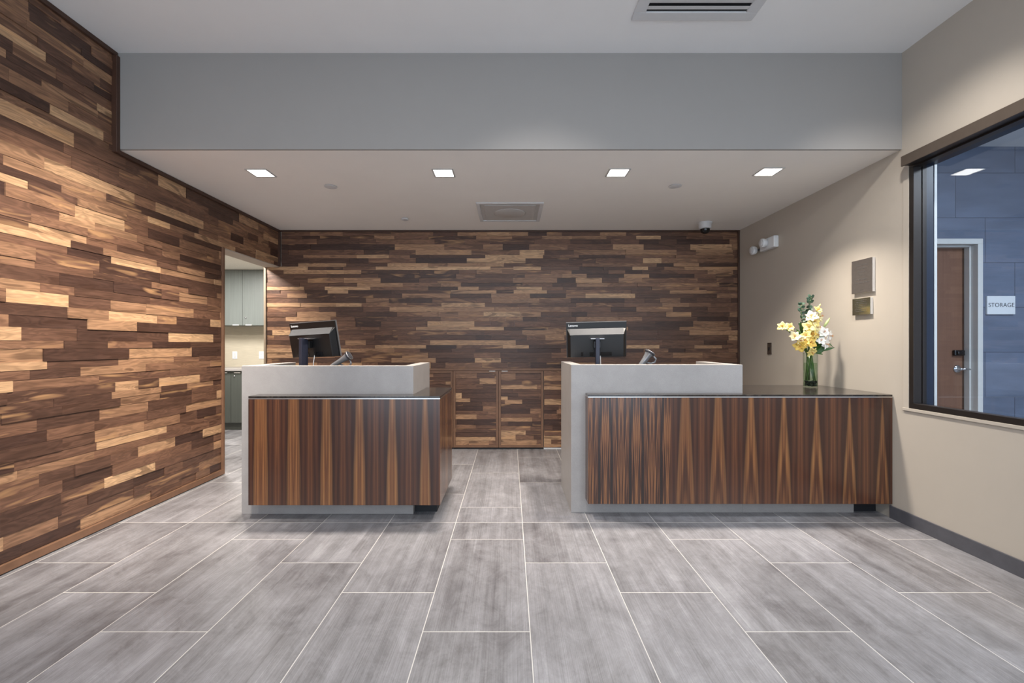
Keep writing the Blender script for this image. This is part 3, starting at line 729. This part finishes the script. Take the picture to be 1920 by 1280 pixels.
# tall pale-yellow gladiolus
D0 = 3.66
tops = [qp(455, 730, 3.7), qp(470, 560, D0), qp(480, 420, D0), qp(505, 300, D0), qp(545, 215, D0)]
g = stalk('gladiolus_stem', 'tall pale yellow gladiolus spike rising in the middle of the vase', 'flower', tops, .004)
for (zx, zy, dx, dz, sz, mt, op) in ((520, 275, .25, .6, .05, M_yel, .55), (455, 345, -.5, .35, .058, M_pale, .75), (540, 350, .55, .3, .055, M_pale, .75), (480, 405, -.1, .1, .06, M_yel, .8), (430, 470, -.5, .1, .06, M_yel, .85), (510, 470, .45, 0, .06, M_pale, .85), (455, 545, -.3, -.15, .055, M_gold, .85), (395, 570, -.7, .05, .05, M_yel, .8), (500, 560, .5, -.1, .05, M_yel, .8)):
    add_bloom(g, qp(zx, zy, D0-.015), (dx, -.8, dz), sz, mt, op+.12)
bm = bmesh.new()
for zx, zy, hh in ((552, 215, .028), (538, 235, .026)): lathe(bm, [(0, 0), (.006, hh*.3), (.006, hh*.6), (0, hh)], Matrix.Translation(qp(zx, zy+8, D0)) @ Matrix.Rotation(.35, 4, 'Y'), 10)
obj('bud', bm, M_yel, g, smooth=True)
# spike arching to the left
g = stalk('gladiolus_stem', 'pale yellow gladiolus spike arching out to the left of the vase', 'flower', [qp(380, 720, 3.7), qp(300, 640, 3.68), qp(210, 540, 3.66), qp(110, 465, 3.64)], .0045)
for (zx, zy, dx, dz, sz, mt, op) in ((112, 465, -.6, .25, .05, M_yel, .75), (185, 475, .1, .3, .05, M_yel, .75), (255, 590, -.3, .35, .056, M_pale, .75), (305, 620, .2, -.2, .05, M_pale, .7)):
    add_bloom(g, qp(zx, zy, 3.65), (dx, -.7, dz), sz, mt, op)
# golden lilies low at the rim
for (lab, pts, blooms) in (
    ('golden yellow lily drooping over the left rim of the vase', [qp(370, 730, 3.7), qp(320, 690, 3.67)], [(320, 690, -.6, -.35, .062, M_gold)]),
    ('golden yellow lily facing forward right above the vase rim', [qp(420, 730, 3.69), qp(430, 660, 3.65)], [(430, 655, -.05, .1, .06, M_gold), (385, 640, -.5, .35, .05, M_gold)]),
    ('yellow lily hanging down in front of the vase neck', [qp(450, 740, 3.69), qp(450, 745, 3.645)], [(450, 755, .12, -.55, .055, M_yel)])):
    g = stalk('lily_stem', lab, 'flower', pts, .0042, 'yellow lilies at the vase rim')
    for (zx, zy, dx, dz, sz, mt) in blooms: add_bloom(g, qp(zx, zy, 3.65), (dx, -.8, dz), sz, mt, .9)
# white lilies on the right
for (lab, pts, blooms) in (
    ('white lily in the upper place on the right side of the vase', [qp(500, 700, 3.7), qp(560, 600, 3.67), qp(610, 535, 3.65)], [(600, 535, -.2, .3, .055), (660, 570, .5, -.1, .052)]),
    ('white lily in the lower place on the right side of the vase', [qp(490, 730, 3.7), qp(560, 680, 3.67), qp(610, 665, 3.65)], [(570, 635, -.35, .4, .046), (615, 665, .35, -.2, .055)])):
    g = stalk('lily_stem', lab, 'flower', pts, .0042, 'white lilies on the right of the vase')
    for (zx, zy, dx, dz, sz) in blooms: add_bloom(g, qp(zx, zy, 3.65), (dx, -.8, dz), sz, M_whp, .9)
# closed bud
g = stalk('lily_stem', 'closed green-white lily bud leaning to the upper right of the vase', 'flower', [qp(510, 690, 3.7), qp(580, 520, 3.68), qp(605, 465, 3.67)], .0026)
bm = bmesh.new(); a, b = qp(605, 470, 3.67), qp(683, 350, 3.67)
lathe(bm, [(0, 0), (.007, .008), (.0105, .03), (.009, .06), (.005, .078), (0, (b-a).length)], frame(a, b-a), 14); obj('bud', bm, M_bud, g, smooth=True)
# eucalyptus
def euc(label, pts, n):
    g = stalk('eucalyptus_sprig', label, 'foliage', pts, .0034, 'eucalyptus sprigs')
    path = pts; bm = bmesh.new()
    for i in range(n):
        t = i/(n-1)*(len(path)-1.001); a = int(t); p = path[a].lerp(path[a+1], t-a)
        for s in (-1, 1):
            dv = Vector((s*.8, random.uniform(-.7, .4), .45+random.uniform(-.2, .2)))
            M = frame(p, dv, random.uniform(.6, 2.5)); petal(bm, M, .036*random.uniform(.8, 1.15), .03, .3)
    obj('leaves', bm, M_euc, g, smooth=True, solid=.001)
euc('shorter dark eucalyptus sprig on the upper left of the bouquet', [qp(390, 700, 3.72), qp(360, 500, 3.72), qp(345, 400, 3.72), qp(335, 290, 3.72), qp(340, 195, 3.72)], 11)
euc('tallest eucalyptus sprig at the top of the bouquet', [qp(430, 700, 3.73), qp(415, 450, 3.73), qp(415, 300, 3.73), qp(430, 200, 3.73), qp(455, 105, 3.73)], 13)
# leafy fillers
def fill(label, pts, blades):
    g = stalk('leaf_spray', label, 'foliage', pts, .0034, 'leaf sprays in the vase')
    for (x0, y0, x1, y1, wd, d0, d1) in blades:
        bm = bmesh.new(); leafblade(bm, qp(x0, y0, d0), qp(x1, y1, d1), wd); obj('leaf', bm, M_leaf, g, smooth=True, solid=.001)
fill('bright green leaf spray behind the blooms at left of the bouquet', [qp(400, 720, 3.71), qp(350, 520, 3.71)], [(360, 560, 290, 395, .045, 3.71, 3.7), (360, 540, 355, 390, .045, 3.71, 3.71), (350, 600, 255, 490, .04, 3.7, 3.69), (380, 650, 300, 530, .04, 3.71, 3.7)])
fill('dark green leaf spray at right of the bouquet among the white lilies', [qp(480, 740, 3.71), qp(530, 660, 3.69)], [(490, 750, 590, 630, .07, 3.69, 3.655), (480, 700, 545, 530, .065, 3.69, 3.67), (490, 770, 640, 690, .06, 3.7, 3.655), (510, 660, 610, 560, .06, 3.69, 3.67), (450, 700, 480, 560, .06, 3.7, 3.69), (560, 640, 580, 500, .05, 3.69, 3.68), (500, 770, 600, 790, .022, 3.7, 3.66), (560, 750, 745, 712, .022, 3.69, 3.62), (590, 600, 735, 715, .01, 3.69, 3.62), (380, 740, 330, 735, .025, 3.7, 3.68)])

# ------------------------------------------------------------------ light
def area(name, loc, size, power, col=(1, 1, 1), rot=(0, 0, 0), sy=None, spread=math.pi):
    l = bpy.data.lights.new(name, 'AREA'); l.energy = power; l.color = col; l.size = size; l.spread = spread
    if sy: l.shape = 'RECTANGLE'; l.size_y = sy
    else: l.shape = 'SQUARE'
    o = bpy.data.objects.new(name, l); C.objects.link(o); o.location = loc; o.rotation_euler = rot; return o
def spot(name, loc, target, power, angle, col=(1, .94, .86), blend=.6, rad=.06):
    l = bpy.data.lights.new(name, 'SPOT'); l.energy = power; l.color = col; l.spot_size = math.radians(angle); l.spot_blend = blend; l.shadow_soft_size = rad
    o = bpy.data.objects.new(name, l); C.objects.link(o); o.location = loc
    o.rotation_euler = (Vector(target)-Vector(loc)).to_track_quat('-Z', 'Y').to_euler(); return o
WARM = (1, .9, .78)
for (x, y) in SPOTS: area('soffit_lamp', (x, y, ZS-.012), .13, 17, WARM, spread=math.radians(104))
# adjustable lamps of the high ceiling, just out of the top of the frame
spot('ceiling_lamp', (-1.35, 2.0, 3.19), (-2.72, 3.1, .85), 470, 64, (1, .91, .8), 1.0)
spot('ceiling_lamp', (1.85, 2.1, 3.19), (2.75, 3.0, 1.3), 95, 80, (1, .93, .85), 1.0)
spot('ceiling_lamp', (.2, 2.05, 3.19), (.2, 3.2, 1.0), 62, 84, (1, .95, .9), 1.0)
for x in (-1.7, 0, 1.7): area('ceiling_lamp', (x, -.2, 3.2), (.3), 24, (1, .99, .97))
area('pantry_lamp', (-3.9, 5.6, 2.32), .6, 55, (1, .96, .9))
area('pantry_lamp', (-3.1, 4.8, 2.32), .2, 34, (1, .93, .84))
area('vestibule_lamp', (4.3, 1.8, 2.99), .5, 60, (.86, .93, 1))
w = bpy.data.worlds.new('daylight'); bpy.context.scene.world = w; w.use_nodes = True
bg = w.node_tree.nodes['Background']; bg.inputs[0].default_value = (.76, .87, 1, 1); bg.inputs[1].default_value = 2.1

# ------------------------------------------------------------------ camera
cam = bpy.data.cameras.new('camera'); co = bpy.data.objects.new('camera', cam); C.objects.link(co)
co.location = (0, 0, H); co.rotation_euler = (math.pi/2, 0, 0)
cam.sensor_width = 36; cam.lens = F/1920*36; cam.shift_x = (960-CX)/1920; cam.shift_y = (CY-640)/1920; cam.clip_start = .05
sc = bpy.context.scene; sc.camera = co
sc.view_settings.view_transform = 'Standard'; sc.view_settings.look = 'None'; sc.view_settings.gamma = 1; sc.view_settings.exposure = .42
